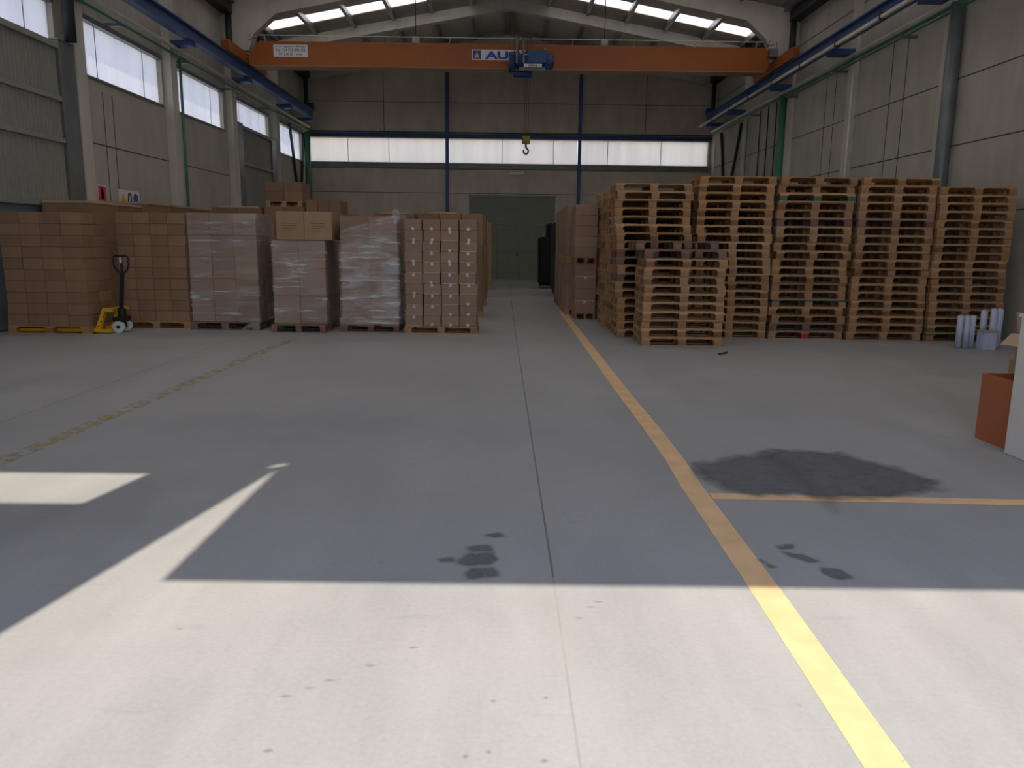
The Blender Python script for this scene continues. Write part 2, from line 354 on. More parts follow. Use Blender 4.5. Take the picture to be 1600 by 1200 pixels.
# ------------------------------------------------------------------ walls
def side_wall(name, X, s, windows):
    mb = MB(); x0, x1 = (X - 0.25, X) if s < 0 else (X, X + 0.25)
    ys = [YF - 0.3] + [v for wdw in windows for v in wdw[:2]] + [YB + 0.25]
    if windows:
        mb.box(x0, ys[0], -0.05, x1, ys[-1], 4.76); mb.box(x0, ys[0], 5.88, x1, ys[-1], 8.55)
        edges = [YF - 0.3] + [v for wdw in windows for v in wdw] + [YB + 0.25]
        for a, b in zip(edges[::2], edges[1::2]):
            if b > a: mb.box(x0, a, 4.76, x1, b, 5.88)
    else: mb.box(x0, ys[0], -0.05, x1, ys[-1], 8.55)
    return struct(name, mb, M['wall'])
wins = [(a + 0.22, b - 0.22) for a, b in zip(COLY[:-1], COLY[1:])]
wins = [(7.2, 11.2), (11.6, 15.35), (16.0, 19.92), (20.4, 24.05), (24.75, 28.5), (29.2, 33.0)]
WL = side_wall('wall_left', XL, -1, wins); WR = side_wall('wall_right', XR, 1, [])
# joints between the precast panels
def joints(parent, X, s, zs, ys, drop=()):
    mb = MB(); a, b = (X - 0.01, X + 0.006) if s < 0 else (X - 0.006, X + 0.01)
    for z in zs: mb.box(a, 0, z, b, YB, z + 0.02)
    for y, z0, z1 in ys: mb.box(a, y, z0, b, y + 0.02, z1)
    return mb.build('panel_joint', M['joint'], parent)
joints(WL, XL, -1, [3.46, 7.1], [(y + 0.16, 0, 4.7) for y in COLY] + [(16.95, 0.5, 4.55), (17.35, 0.5, 4.55)])
joints(WR, XR, 1, [2.2, 3.5, 4.75, 7.4], [(21.3, 2, 6.2), (21.9, 2, 6.2), (17.6, 2, 6.1), (18.25, 2, 6.1)])
b = MB().box(XL - 0.25, YB, -0.05, XR + 0.25, YB + 0.25, 4.88)
b.prism([(XL - 0.25, 5.87), (XR + 0.25, 5.87), (XR + 0.25, roofz(XR + 0.25) - 0.02), (XC, RIDGE - 0.02), (XL - 0.25, roofz(XL - 0.25) - 0.02)], 'y', YB, YB + 0.25)
b.box(XL - 0.25, YB, 4.88, XL + 0.06, YB + 0.25, 5.87); b.box(XR - 0.12, YB, 4.88, XR + 0.25, YB + 0.25, 5.87)
WB = struct('wall_back', b, M['wallb'])
j = MB()
for z in (7.32, 4.62, 3.62): j.box(XL, YB - 0.006, z, XR, YB + 0.01, z + 0.02)
for x in (-5.25, 5.8): j.box(x, YB - 0.006, 5.9, x + 0.02, YB + 0.01, 8.9)
j.build('panel_joint', M['joint'], WB)
# unseen front wall, added; doorway, slot and hole shaped to cast the sun patches
def plate_with_holes(name, outer, holes, y0, y1, m):
    bm = bmesh.new(); es = []
    for loop in [outer] + holes:
        vs = [bm.verts.new((x, y0, z)) for x, z in loop]
        for i in range(len(vs)): es.append(bm.edges.new((vs[i], vs[(i + 1) % len(vs)])))
    r = bmesh.ops.triangle_fill(bm, edges=es, use_beauty=True, use_dissolve=False)
    fs = list(bm.faces); ex = bmesh.ops.extrude_face_region(bm, geom=fs)
    for v in ex['geom']:
        if isinstance(v, bmesh.types.BMVert): v.co.y = y1
    bmesh.ops.recalc_face_normals(bm, faces=bm.faces)
    me = bpy.data.meshes.new(name); bm.to_mesh(me); bm.free(); me.materials.append(m)
    o = bpy.data.objects.new(name, me); C.objects.link(o); return o
DOORX = 5.6
outer = [(XL - 0.25, -0.05), (-2.82, -0.05), (-2.825, 6.62), (-2.50, 4.86), (DOORX, 4.79), (DOORX, -0.05), (XR + 0.25, -0.05), (XR + 0.25, 8.5), (XC, RIDGE), (XL - 0.25, 8.5)]
slot = [(-8.0, 5.87), (-3.62, 5.87), (-3.62, 6.50), (-8.0, 6.50)]
hole = [(-2.90, 6.63), (-2.83, 6.68), (-2.79, 6.74), (-2.83, 6.77), (-2.90, 6.72)]
tag(plate_with_holes('wall_front_sun_mask', outer, [slot, hole], YF - 0.03, YF, M['wall']), kind='structure')

# ------------------------------------------------------------------ windows
wn = [0]
def window(parts, lines, m, frame=None):
    wn[0] += 1
    o = struct('window_%d' % wn[0], parts, m)
    if lines.v: lines.build('mullion', M['galv'], o)
    if frame and frame.v: frame.build('window_frame', M['steelgrey'], o)
    return o
for a, bb in wins:
    p = MB().box(XL - 0.12, a, 4.76, XL - 0.11, bb, 5.88); l = MB(); n = 3
    for i in (1, 2): yy = a + (bb - a) * (0.26 if i == 1 else 0.8); l.box(XL - 0.108, yy, 4.76, XL - 0.10, yy + 0.02, 5.88)
    fr = MB().box(XL - 0.10, a, 4.74, XL + 0.03, bb, 4.79).box(XL - 0.1, a, 5.84, XL + 0.04, bb, 5.94)
    window(p, l, M['pane'], fr)
for a, bb in ((XL + 0.06, -2.64), (-2.50, 2.97), (3.11, XR - 0.12)):
    p = MB().box(a, YB + 0.11, 4.88, bb, YB + 0.12, 5.87); l = MB()
    for t in (0.28, 0.58) if a < -5 else ((0.41, 0.81) if a < 0 else (0.21, 0.63)): l.box(a + (bb - a) * t, YB + 0.10, 4.88, a + (bb - a) * t + 0.025, YB + 0.108, 5.87)
    window(p, l, M['paneb'])

# ------------------------------------------------------------------ ceiling
SK = [(27.3, 28.2), (21.9, 23.1), (17.2, 18.8), (12.6, 14.2), (7.9, 9.9), (3.0, 5.0)]   # translucent strips across the slope; unseen nearer ones added, wider, to brighten the hall
def roof_half(s):
    mb = MB(); ys = [YF - 0.3] + [v for q in reversed(SK) for v in q] + [YB + 0.25]
    xe = XR + 0.25 if s > 0 else XL - 0.25
    bands = list(zip(ys[::2], ys[1::2]))
    def slab(x0, x1, y0, y1):
        z0, z1 = roofz(x0), roofz(x1); n = len(mb.v)
        mb.v += [(x0, y0, z0), (x1, y0, z1), (x1, y1, z1), (x0, y1, z0), (x0, y0, z0 + .06), (x1, y0, z1 + .06), (x1, y1, z1 + .06), (x0, y1, z0 + .06)]
        mb.f += [tuple(n + i for i in q) for q in ((0, 3, 2, 1), (4, 5, 6, 7), (0, 1, 5, 4), (1, 2, 6, 5), (2, 3, 7, 6), (3, 0, 4, 7))]
    for a, b_ in bands: slab(XC, xe, a, b_)
    for a, b_ in SK: slab(XC, XC + s * 1.3, a, b_); slab(XC + s * 8.2, xe, a, b_)
    return mb, slab
mb = MB(); l, _ = roof_half(-1); r, _ = roof_half(1)
n = len(l.v); l.v += r.v; l.f += [tuple(n + i for i in f) for f in r.f]
CE = struct('ceiling', l, M['roof'])
for s in (-1, 1):
    for a, b_ in SK:
        mb = MB(); x0, x1 = XC + s * 1.3, XC + s * 8.2; z0, z1 = roofz(x0) + .02, roofz(x1) + .02
        mb.v = [(x0, a, z0), (x1, a, z1), (x1, b_, z1), (x0, b_, z0)]; mb.f = [(0, 1, 2, 3)]
        wn[0] += 1; struct('window_%d' % wn[0], mb, M['skyl'])
ribs = MB()
PX = [XC + s * (0.22 + 0 if k == 0 else 1.36 * k) for s in (-1, 1) for k in range(0, 7)]
for s, side in ((-1, 'left'), (1, 'right')):
    for k in range(0, 7):
        x = XC + s * (0.14 if k == 0 else 1.36 * k); z = roofz(x) - 0.02
        mb = MB(); mb.bar((x, YF, z - 0.11), (x, YB, z - 0.11), 0.07, 0.2); mb.box(x - 0.06, YF, z - 0.225, x + 0.06, YB, z - 0.205)
        lab = 'galvanised steel purlin nearest the ridge, %s slope' % side if k == 0 else 'galvanised steel purlin under the roof, %s from the ridge on the %s slope' % (ORD[k + 1], side)
        tag(mb.build('roof_purlin', M['galv']), lab, 'roof beam', 'steel purlins under the roof')
for s, side in ((-1, 'left'), (1, 'right')):
    X = XL if s < 0 else XR
    gm = MB().box(min(X, X - s * 0.32), YF, 8.12, max(X, X - s * 0.32), YB, 8.42)
    tag(gm.build('eaves_beam', M['dark']), 'dark steel eaves beam along the top of the %s wall' % side, 'roof beam')

# ------------------------------------------------------------------ concrete frames
names = {15.85: 'nearest visible column, beside the tall sliding door', 20.2: 'second visible column', 24.5: 'third visible column, at the crane girder', 29.0: 'fourth visible column', 33.4: 'corner column at the back'}
for y in COLY:
    for s, side in ((-1, 'left'), (1, 'right')):
        X = XL if s < 0 else XR; x1 = X - s * (0.20 if s < 0 else 0.10)
        if y == 33.4: x1 = X - s * 0.02
        mb = MB().box(min(X, x1), y - 0.18, 0, max(X, x1), y + 0.18, 8.3)
        nm = names.get(y, 'column nearer than the frame, %d metres in' % round(y))
        tag(mb.build('concrete_column', M['conc']), 'pale concrete column of the %s wall, %s' % (side, nm), 'column', 'wall columns')
def rafter(y, haunch, label):
    th = 0.16; d = 0.46 if haunch else 0.34
    if y > 33: top = 9.95; e = 8.38
    else: top = 9.97; e = 8.42
    pts = [(XL + 0.02, e), (XC, top), (XR - 0.02, e)]
    low = [(XR - 0.02, 7.15), (XR - 0.75, 7.10), (XR - 0.95, 7.6), (XR - 1.6, e + 0.13 * 1.6 - d - 0.02), (XC + 0.6, top - d - 0.12), (XC, top - d - 0.02),
           (XC - 0.6, top - d - 0.12), (XL + 1.6, e + 0.13 * 1.6 - d - 0.02), (XL + 0.95, 7.6), (XL + 0.75, 7.10), (XL + 0.02, 7.15)] if haunch else \
          [(XR - 0.02, e - d), (XC, top - d), (XL + 0.02, e - d)]
    o = MB().prism(pts + low, 'y', y - th, y + th).build('roof_frame', M['conc'])
    return tag(o, label, 'roof beam', 'concrete roof frames')
rafter(33.6, False, 'concrete roof frame against the back wall, farthest of all')
rafter(29.0, False, 'concrete roof frame with its whole peak visible behind the crane girder')
rafter(24.5, True, 'nearest visible concrete roof frame with deep ends, above the crane girder')
for y in (20.2, 15.85, 11.4): rafter(y, False, 'concrete roof frame above the picture, %d metres from the front' % round(y))
# dark downpipes by the frames
for s, side in ((-1, 'left'), (1, 'right')):
    X = XL if s < 0 else XR
    for y, wd in ((24.25, 'the crane girder'), (33.1, 'the back corner')):
        mb = MB().cyl((X - s * 0.22, y, 6.80), (X - s * 0.22, y, 8.15), 0.09)
        tag(mb.build('downpipe', M['dark'], smooth=True), 'dark vertical pipe on the %s wall near %s' % (side, wd), 'pipe', 'dark downpipes')

# steel pilasters, posts and pipes ------------------------------------------
def pil(y, x0, wd, top, label):
    t = thing('steel_pilaster', label, 'post', (x0, y, 0), 'grey steel pilasters on the left wall')
    MB().box(0, -wd / 2, 0, 0.17, wd / 2, top).build('post', M['steelgrey'], t, bevel=0.01)
    MB().box(0.0, -wd / 2 - 0.02, top, 0.18, wd / 2, top + 0.03).build('cap', M['steelgrey'], t)
    return t
pil(15.38, XL + 0.02, 0.52, 5.14, 'wide grey steel pilaster beside the big corrugated sliding door')
pil(24.95, XL + 0.02, 0.45, 5.1, 'grey steel pilaster to the left of the far corrugated door')
pil(28.45, XL + 0.02, 0.50, 5.1, 'grey steel pilaster to the right of the far corrugated door')
def pipe(name, pts, r, m, label, cat='pipe', grp=None): return tag(MB().tube(pts, r, 10).build(name, m, smooth=True), label, cat, grp)
pipe('vertical_pipe', [(XL + .26, 15.42, 5.18), (XL + .26, 15.42, 8.1)], 0.11, M['dark'], 'thick dark pipe rising above the wide grey pilaster')
pipe('air_pipe', [(XL + .25, 20.45, 0.0), (XL + .25, 20.45, 5.99)], 0.035, M['green'], 'green air pipe running down the second column of left wall')
pipe('air_pipe', [(XL + .27, 6, 6.02), (XL + .27, 33.1, 6.02)], 0.03, M['green'], 'green air pipe running the length of the left wall')
pipe('conduit', [(XL + .30, 6, 6.17), (XL + .30, 33.1, 6.17)], 0.045, M['cream'], 'cream conduit above the green pipe on the left wall')
pipe('air_pipe', [(XR - .19, 6, 6.09), (XR - .19, 33.1, 6.09)], 0.035, M['green'], 'upper green air pipe running the length of the right wall')
pipe('air_pipe', [(XR - .15, 6, 6.02), (XR - .15, 24.9, 6.02)], 0.02, M['green'], 'thin lower green air pipe on the right wall')
pipe('conduit', [(XR - .24, 6, 6.17), (XR - .24, 33.1, 6.17)], 0.04, M['cream'], 'cream conduit above the green pipes on the right wall')
pipe('column_pipe', [(XR - .14, 15.55, 0), (XR - .14, 15.55, 6.15)], 0.13, M['steelgrey'], 'thick grey downpipe on the nearest column of the right wall')
pipe('column_pipe', [(XR - .14, 24.85, 0), (XR - .14, 24.85, 6.15)], 0.13, M['green'], 'thick green downpipe on the right wall behind the pallet stacks')
pipe('column_pipe', [(XR - .12, 20.02, 0), (XR - .12, 20.02, 6.0)], 0.03, M['cream'], 'thin cream pipe on the second column of the right wall')
pipe('air_pipe', [(XL + .02, 33.86, 6.12), (XR - .02, 33.86, 6.12)], 0.03, M['green'], 'green air pipe above the back window strip')
pipe('air_pipe', [(XR - .16, 28.4, 6.0), (XR - .16, 28.4, 0.0)], 0.02, M['green'], 'thin green drop pipe near the back of the right wall')
pipe('air_pipe', [(XL + .2, 33.1, 5.95), (XL + .2, 33.1, 0.0)], 0.12, M['green'], 'thick green pipe in the back left corner')
for k, yy in enumerate((25.8, 26.6, 27.4)):
    pipe('conduit', [(XR - .03, yy, 6.1), (XR - .03, yy, 1.0)], 0.018, M['dark'], 'thin dark conduit dropping down the right wall, %s from the green downpipe' % ORD[k + 1], 'pipe', 'dark wall conduits')
for s, side in ((-1, 'left'), (1, 'right')):
    X = (XL + 0.06) if s < 0 else (XR - 0.06)
    for ya, yb, z1, which in (((31.0, 32.15, 6.0, 'nearer'), (33.1, 32.25, 5.9, 'farther')) if s < 0 else ((29.5, 31.0, 6.0, 'nearer'), (32.2, 31.15, 6.0, 'farther'))):
        tag(MB().bar((X, ya, z1), (X, yb, 2.9), 0.09, 0.09).build('diagonal_brace', M['dark']), 'dark steel diagonal brace on the %s wall, %s leg of the V' % (side, which), 'brace', 'diagonal wall braces')
# conduit brackets with little lamps on the left
for k, yy in enumerate((14, 17.4, 20.8, 24.2, 27.6)):
    for s, side in ((-1, 'left'), (1, 'right')):
        X = XL + 0.17 if s < 0 else XR - 0.17
        tag(MB().box(X - .17, yy - .16, 5.93, X + .17, yy - .08, 5.985).build('pipe_bracket', M['steelgrey']), 'small bracket holding pipes on the %s wall, %s from the front' % (side, ORD[k + 1]), 'bracket', 'pipe brackets')
# back wall steel
for x, nm in ((-2.57, 'left'), (3.04, 'right')):
    tag(MB().box(x - .07, YB - .14, 0, x + .07, YB, 8.0 + (0.9 if nm == 'left' else .9)).build('wall_post', M['blue']), 'blue steel post on the back wall, the %s one of two' % nm, 'post', 'blue posts on the back wall')
tag(MB().box(XL + 0.05, YB - 0.16, 5.87, XR - 0.05, YB - 0.01, 6.05).build('window_lintel', M['bluedk']), 'blue steel beam above the window strip of the back wall', 'beam')
tag(MB().box(XL + 0.05, YB - 0.05, 4.66, XR - 0.05, YB - 0.002, 4.87).build('window_sill', M['steelgrey']), 'grey metal sill below the window strip of the back wall', 'sill')

# back door
D = struct('door_3', MB().box(-1.62, YB - 0.08, 0, 2.06, YB - 0.02, 3.52), M['backdoor'])
fr = MB()
fr.box(-1.66, YB - .12, 3.5, 2.1, YB - .02, 3.56); fr.box(-1.62, YB - .12, 2.34, 2.06, YB - .08, 2.40); fr.box(0.5, YB - .12, 0, .56, YB - .08, 2.36)
fr.box(-0.40, YB - .11, 1.15, 2.06, YB - .08, 1.19); fr.box(-.4, YB - .11, 2.16, .5, YB - .08, 2.20); fr.box(-.45, YB - .12, 0, -.40, YB - .08, 2.2); fr.box(-1.62, YB - .09, 2.96, 2.06, YB - .075, 2.98)
fr.bar((0.56, YB - .10, 2.34), (1.5, YB - .10, 0.9), 0.04, 0.05)
fr.build('door_frame', M['steelgrey'], D)
MB().box(0.40, YB - .16, 1.0, .47, YB - .12, 1.15).build('door_handle', M['dark'], D)
for x, nm in ((-1.75, 'left'), (2.17, 'right')):
    tag(MB().box(x - .11, YB - .06, 0, x + .11, YB - .001, 3.62).build('door_jamb', M['conc']), 'pale concrete jamb on the %s side of the back door' % nm, 'post', 'back door jambs')

# corrugated sliding doors on the left
def corr_door(name, y0, y1, z0, z1, X, zr, pitch=0.115):
    mb = MB(); poly = []; y = y0; k = 0
    while y < y1:
        poly += [(X, y), (X, y + pitch * .45), (X + .03, y + pitch * .55), (X + .03, y + pitch * .95)]; y += pitch
    n = 0
    v = []; f = []
    for x, yy in poly: v += [(x, min(yy, y1), z0), (x, min(yy, y1), z1)]
    for i in range(len(poly) - 1): f.append((2 * i, 2 * i + 2, 2 * i + 3, 2 * i + 1))
    k = len(v)
    mb.v = v; mb.f = f; mb.box(X - 0.05, y0, z0, X - 0.01, y1, z1)
    o = struct(name, mb, M['greydoor'])
    rr = MB()
    for z in zr: rr.box(X + .02, y0, z, X + .08, y1, z + .09)
    rr.box(X + .0, y0, z1, X + .10, y1, z1 + .10); rr.build('door_rail', M['greydoor'], o)
    return o
D1 = corr_door('door_1', 6.5, 15.10, 2.16, 4.98, XL + 0.10, (2.12, 3.30, 4.05))
MB().box(XL + .03, 6.5, 0.02, XL + .12, 15.10, 2.12).build('lower_panel', M['bluedoor'], D1)
D2 = corr_door('door_2', 25.2, 28.2, 0.1, 4.98, XL + 0.10, (2.55, 3.9))

# signs on the left wall
def wall_sign(name, y, z, wy, hz, label, shapes):
    t = thing(name, label, 'sign', (XL + 0.005, y, z)); MB().box(0, -wy / 2, -hz / 2, 0.01, wy / 2, hz / 2).build('sign_plate', M['signw'], t)
    for nm, poly, m in shapes: MB().prism(poly, 'x', 0.010, 0.014).build(nm, m, t)
def circ(cy, cz, r, n=14): return [(cy + r * math.cos(2 * PI * i / n), cz + r * math.sin(2 * PI * i / n)) for i in range(n)]
wall_sign('fire_sign', 16.6, 2.47, 0.36, 0.36, 'small red and white fire extinguisher sign on the left wall', [('red_field', [(-.15, -.15), (.15, -.15), (.15, .15), (-.15, .15)], M['signr']), ('extinguisher_mark', [(-.05, -.11), (.05, -.11), (.05, .05), (.0, .12), (-.05, .05)], M['signw'])])
wall_sign('safety_sign', 17.78, 2.44, 0.95, 0.34, 'white safety sign with triangle and two symbols on the left wall',
          [('warning_triangle', [(-.42, -.11), (-.14, -.11), (-.28, .12)], M['signy']), ('ear_muff_mark', [(-.10, -.12), (-.04, -.12), (-.02, .06), (.04, .06), (.06, -.12), (.12, -.12), (.09, .09), (.01, .13), (-.07, .09)], M['black']), ('glove_mark', circ(.29, 0, .12), M['signb'])])
tag(MB().box(0.05, YB - .10, 4.42, 0.70, YB - .01, 4.54).build('emergency_light', M['white'], bevel=.01), 'small white emergency light above the back door', 'lamp')
tag(MB().cyl((-5.5, YB - .10, 6.17), (-5.5, YB, 6.17), 0.05).build('detector', M['white']), 'small white round detector on the back wall above the windows', 'sensor')

# ------------------------------------------------------------------ crane
def runway(side):
    s = -1 if side == 'left' else 1
    xi = -7.70 if s < 0 else 7.86; xo = xi + s * 0.26
    zb, zt = (6.34, 6.66) if s < 0 else (6.36, 6.66)
    t = thing('crane_runway', 'blue steel crane runway beam along the %s wall' % side, 'crane rail', ((xi + xo) / 2, 0, 0), 'crane runways')
    cx = 0; h = 0.10
    mb = MB().box(-h, 5, zb, h, 32.2, zb + .03).box(-h, 5, zt - .03, h, 32.2, zt).box(-.02, 5, zb + .03, .02, 32.2, zt - .03)
    mb.build('beam', M['blue'], t)
    MB().box(-.03, 5, zt, .03, 32.2, zt + .05).build('rail', M['dark'], t)
    MB().box(-.1, 31.9, zt, .1, 32.2, zt + .25).build('end_stop', M['bluedk'], t)
    for y in COLY[1:7] + [32.0]:
        b0 = MB(); x_w = (XL if s < 0 else XR) - (xi + xo) / 2
        lo, hi = (x_w + .1, 0.04) if s < 0 else (-.04, x_w - .1)
        b0.box(lo, y - .16, zb - (.12 if s < 0 else .14), hi, y + .16, zb); b0.build('bracket', M['blue'], t)
    if s > 0:
        MB().box(-.19, 5, 6.29, -.12, 34 - 1.2, 6.36).build('conductor_rail', M['cream'], t)
        for y in [6 + 2.25 * i for i in range(12)]: MB().box(-.20, y - .03, 6.27, -.08, y + .03, 6.42).build('rail_hanger', M['dark'], t)
    return t
runway('left'); runway('right')
GY = 24.0
cr = thing('bridge_crane', 'orange overhead bridge crane girder spanning the hall', 'crane', (0.07, GY, 0))
gz0, gz1 = 6.62, 7.30
MB().prism([(-7.40, gz1), (-7.72, gz0 + .26), (-7.70, gz0), (7.52, gz0), (7.62, gz0 + .2), (7.62, gz1 - .18), (7.48, gz1)], 'y', 0, 0.42).build('girder', M['orange'], cr)
MB().box(-7.66, -0.06, gz0 - .025, 7.5, 0.48, gz0).build('bottom_flange', mat('worn_orange_flange', (0.36, 0.18, 0.075), 0.5), cr)
for s in (-1, 1):
    ec = MB().box(s * 7.87 - .11, -1.5, 6.68, s * 7.87 + .11, 1.9, 6.98).build('end_carriage', M['orange'], cr, bevel=.02)
    for yy in (-1.2, 1.6): MB().cyl((s * 7.87 - .05, yy, 6.72), (s * 7.87 + .05, yy, 6.72), .055).build('wheel', M['dark'], ec)
    if s > 0: MB().box(s * 7.66 - .10, -.25, gz1 - .3, s * 7.66 + .14, 0.0, gz1 - .08).build('end_plate', M['steelgrey'], cr)
fr = MB().tube([(-7.35, -.15, 7.42), (7.35, -.15, 7.42)], .012, 6)
for i in range(9): x = -7.2 + 1.8 * i; fr.bar((x, 0.0, 7.28), (x, -.15, 7.43), .02, .02)
fr.build('cable_track', M['cream'], cr)
for s in (-1, 1):
    mb = MB()
    for a in (0.2, 1.3, 2.4, 3.6): mb.bar((s * 7.55, -.05, 7.35), (s * 7.55 + .18 * math.cos(a), -.05, 7.35 + .14 * math.sin(a)), .015, .015)
    mb.build('cable_tie', M['dark'], cr)
MB().bar((7.78, -.1, 7.45), (7.78, -.1, 6.4), .02, .02).build('bumper_cable', M['steelgrey'], cr)
for x, txt in ((-7.02, 1),):
    pl = MB().box(-6.98, -.012, 6.86, -5.98, 0.0, 7.20).build('phone_plate', M['signw'], cr)
    rot = (PI / 2, 0, 0)
    text_obj('lettering', 'Avda. St. Magdalena, 14  08788 Barc.', 0.062, (-6.48, -.014, 7.145), rot, M['dark'], pl)
    text_obj('lettering', 'Tel. +34 938 890 422', 0.118, (-6.48, -.014, 7.045), rot, M['black'], pl, xs=.85)
    text_obj('lettering', 'Nº 24010   V-04', 0.105, (-6.48, -.014, 6.93), rot, M['black'], pl)
LX = -1.16
pl = MB().box(LX, -.012, 6.85, LX + 2.17, 0.0, 7.14).build('logo_plate', M['signw'], cr)
MB().prism([(LX + .03, 6.88), (LX + .27, 6.88), (LX + .27, 7.11), (LX + .03, 7.11)], 'y', -.016, -.012).build('logo_square', M['signb'], pl)
MB().prism([(LX + .07, 6.91), (LX + .23, 6.91), (LX + .15, 7.08)], 'y', -.020, -.016).build('logo_triangle', M['signy'], pl)
text_obj('lettering', 'AUSIÓ', 0.275, (LX + 1.12, -.016, 6.975), (PI / 2, 0, 0), M['signb'], pl, offset=0.012, xs=1.75)
# hoist
ho = thing('electric_hoist', 'blue electric hoist with drum hanging at the middle of the orange girder', 'hoist', (0.55, 23.5, 0))
def cy(name, p0, p1, r, m, par=ho, n=20): return MB().cyl(p0, p1, r, n=n).build(name, m, par, smooth=True)
cy('drum', (-.42, 0, 6.70), (.45, 0, 6.70), .19, M['blue'])
cy('motor', (.45, 0, 6.72), (.70, 0, 6.72), .22, M['blue']); cy('motor_cover', (.66, 0, 6.72), (.74, 0, 6.72), .17, M['bluedk'])
cy('gearbox', (-.55, 0, 6.66), (-.38, 0, 6.66), .25, M['bluedk'])
MB().box(-.02, -.30, 6.62, .52, -.12, 6.96).build('control_box', M['blue'], ho, bevel=.01)
nb = MB().box(-.12, -.315, 6.50, .40, -.22, 6.59).build('name_strip', M['signw'], ho)
text_obj('lettering', '2000 kg', .085, (.13, -.318, 6.545), (PI / 2, 0, 0), M['black'], nb)
MB().box(-.25, -.22, 6.43, .50, .22, 6.52).build('frame', M['steelgrey'], ho)
cy('trolley_motor', (-.42, 0, 6.37), (.12, 0, 6.37), .10, M['bluedk'])
mb = MB()
for i in range(5): x = -.40 + i * .12; mb.tube([(x, -.2, 7.42), (x + .03, -.26, 7.1), (x, -.2, 6.9)], .012, 6)
mb.build('supply_cable', M['dark'], ho)
MB().box(-.35, -.28, 6.60, -.30, -.2, 7.3).box(-.15, -.28, 6.6, -.10, -.2, 7.2).build('hanger', M['steelgrey'], ho)
MB().bar((.5, .45, 7.1), (.5, -.1, 6.9), .08, .2).bar((-.3, .45, 7.1), (-.3, -.1, 6.9), .08, .2).build('trolley_arm', M['steelgrey'], ho)
mb = MB()
for x in (-.10, -.03, .05): mb.cyl((x + .02, -.02, 6.4), (x * .7 - .01, -.02, 4.62), .008, n=6)
mb.build('hoist_rope', M['dark'], ho)
hb = MB().box(-.14, -.07, 4.42, .10, .03, 4.64).build('hook_block', mat('yellow_black_block', (0.25, 0.17, 0.03), .5, var=.5, scale=20), ho, bevel=.02)
MB().cyl((-.02, -.02, 4.30), (-.02, -.02, 4.42), .03).build('swivel', M['dark'], hb)
pts = [(-.02 + .07 * math.sin(t), -.02, 4.22 + .085 * math.cos(t)) for t in [i * PI / 8 for i in range(0, 14)]]
MB().tube(pts, .026, 8).build('hook', M['dark'], hb)
for s, nm in ((-1, 'left'), (1, 'right')):
    x = s * 3.0 + .04
    t = thing('high_bay_lamp', 'white high bay lamp above the orange girder, %s one' % nm, 'lamp', (x, 26, 7.75), 'high bay lamps')
    MB().cyl((0, 0, 0), (0, 0, .20), .13, .11).build('lamp_housing', M['white'], t, smooth=True)
    MB().cyl((0, 0, .2), (0, 0, roofz(x) - 7.75 - .2), .012, n=6).build('rod', M['dark'], t)

# ------------------------------------------------------------------ pallets
PW, PD, PH = 1.25, 0.80, 0.1338
K = PH / 0.144
def deck_mb():
    m = MB()
    for yc, wd in ((-.3275, .145), (-.165, .10), (0, .145), (.165, .10), (.3275, .145)): m.box(-PW / 2, yc - wd / 2, .126 * K, PW / 2, yc + wd / 2, PH)
    for xc in (-.5275, 0, .5275): m.box(xc * PW / 1.2 - .07, -.4, .104 * K, xc * PW / 1.2 + .07, .4, .126 * K)
    return m
def blk_mb(sx, sy):
    w2 = .062
    return MB().box(-w2, -.05 if sy else -.0725, 0, w2, .05 if sy else .0725, .086 * K)
def bot_mb(): return MB().box(-PW / 2, -.05, 0, PW / 2, .05, .018 * K)
MESH = {}
def gm(key, fn, m, bevel=0.0):
    if key not in MESH: MESH[key] = fn().mesh(key, m, bevel)
    return MESH[key]
def mk(name, me, parent=None, loc=None):
    o = bpy.data.objects.new(name, me); C.objects.link(o)
    if parent: o.parent = parent
    if loc: o.location = loc
    return o
BLK = [(sx, sy) for sy in (-1, 0, 1) for sx in (-1, 0, 1)]
def pallet(loc, label, group, rz=0.0, style='new', lite=False, rot90=False):
    if lite:
        def full():
            m = deck_mb()
            for sx, sy in BLK:
                x, y = sx * (PW / 2 - .0725), sy * .35
                m.box(x - .0725, y - .05, .018 * K, x + .0725, y + .05, .104 * K)
            for y in (-.35, 0, .35): m.box(-PW / 2, y - .05, 0, PW / 2, y + .05, .018 * K)
            return m
        o = mk('wooden_pallet', gm('pallet_plain', full, M['deck'])); o.location = loc; o.rotation_euler = (0, 0, rz)
        return tag(o, label, 'pallet', group)
    t = thing('wooden_pallet', label, 'pallet', loc, group, rz)
    dm, bm_ = ('olddeck', 'oldblock') if style == 'old' else ('deck', 'block')
    mk('top_deck', gm('deck_' + dm, deck_mb, M['greenw' if style == 'green' else dm]) if style != 'green' else gm('deck_green', deck_mb, M['greenw']), t)
    for i, (sx, sy) in enumerate(BLK):
        b_ = bm_
        if style == 'greenblock': b_ = 'greenw'
        if style == 'redblock' and sx == 0: b_ = 'redw'
        o = mk('block', gm('blk_%s_%d' % (b_, abs(sy)), lambda: blk_mb(sx, sy), M[b_]), t, (sx * (PW / 2 - .062), sy * .35, .018 * K))
        if b_ == 'greenw': o['label'] = 'green painted block'
        if b_ == 'redw': o['label'] = 'red painted block'
    for y in (-.35, 0, .35): mk('bottom_board', gm('bot_' + dm, bot_mb, M[dm]), t, (0, y, 0))
    return t
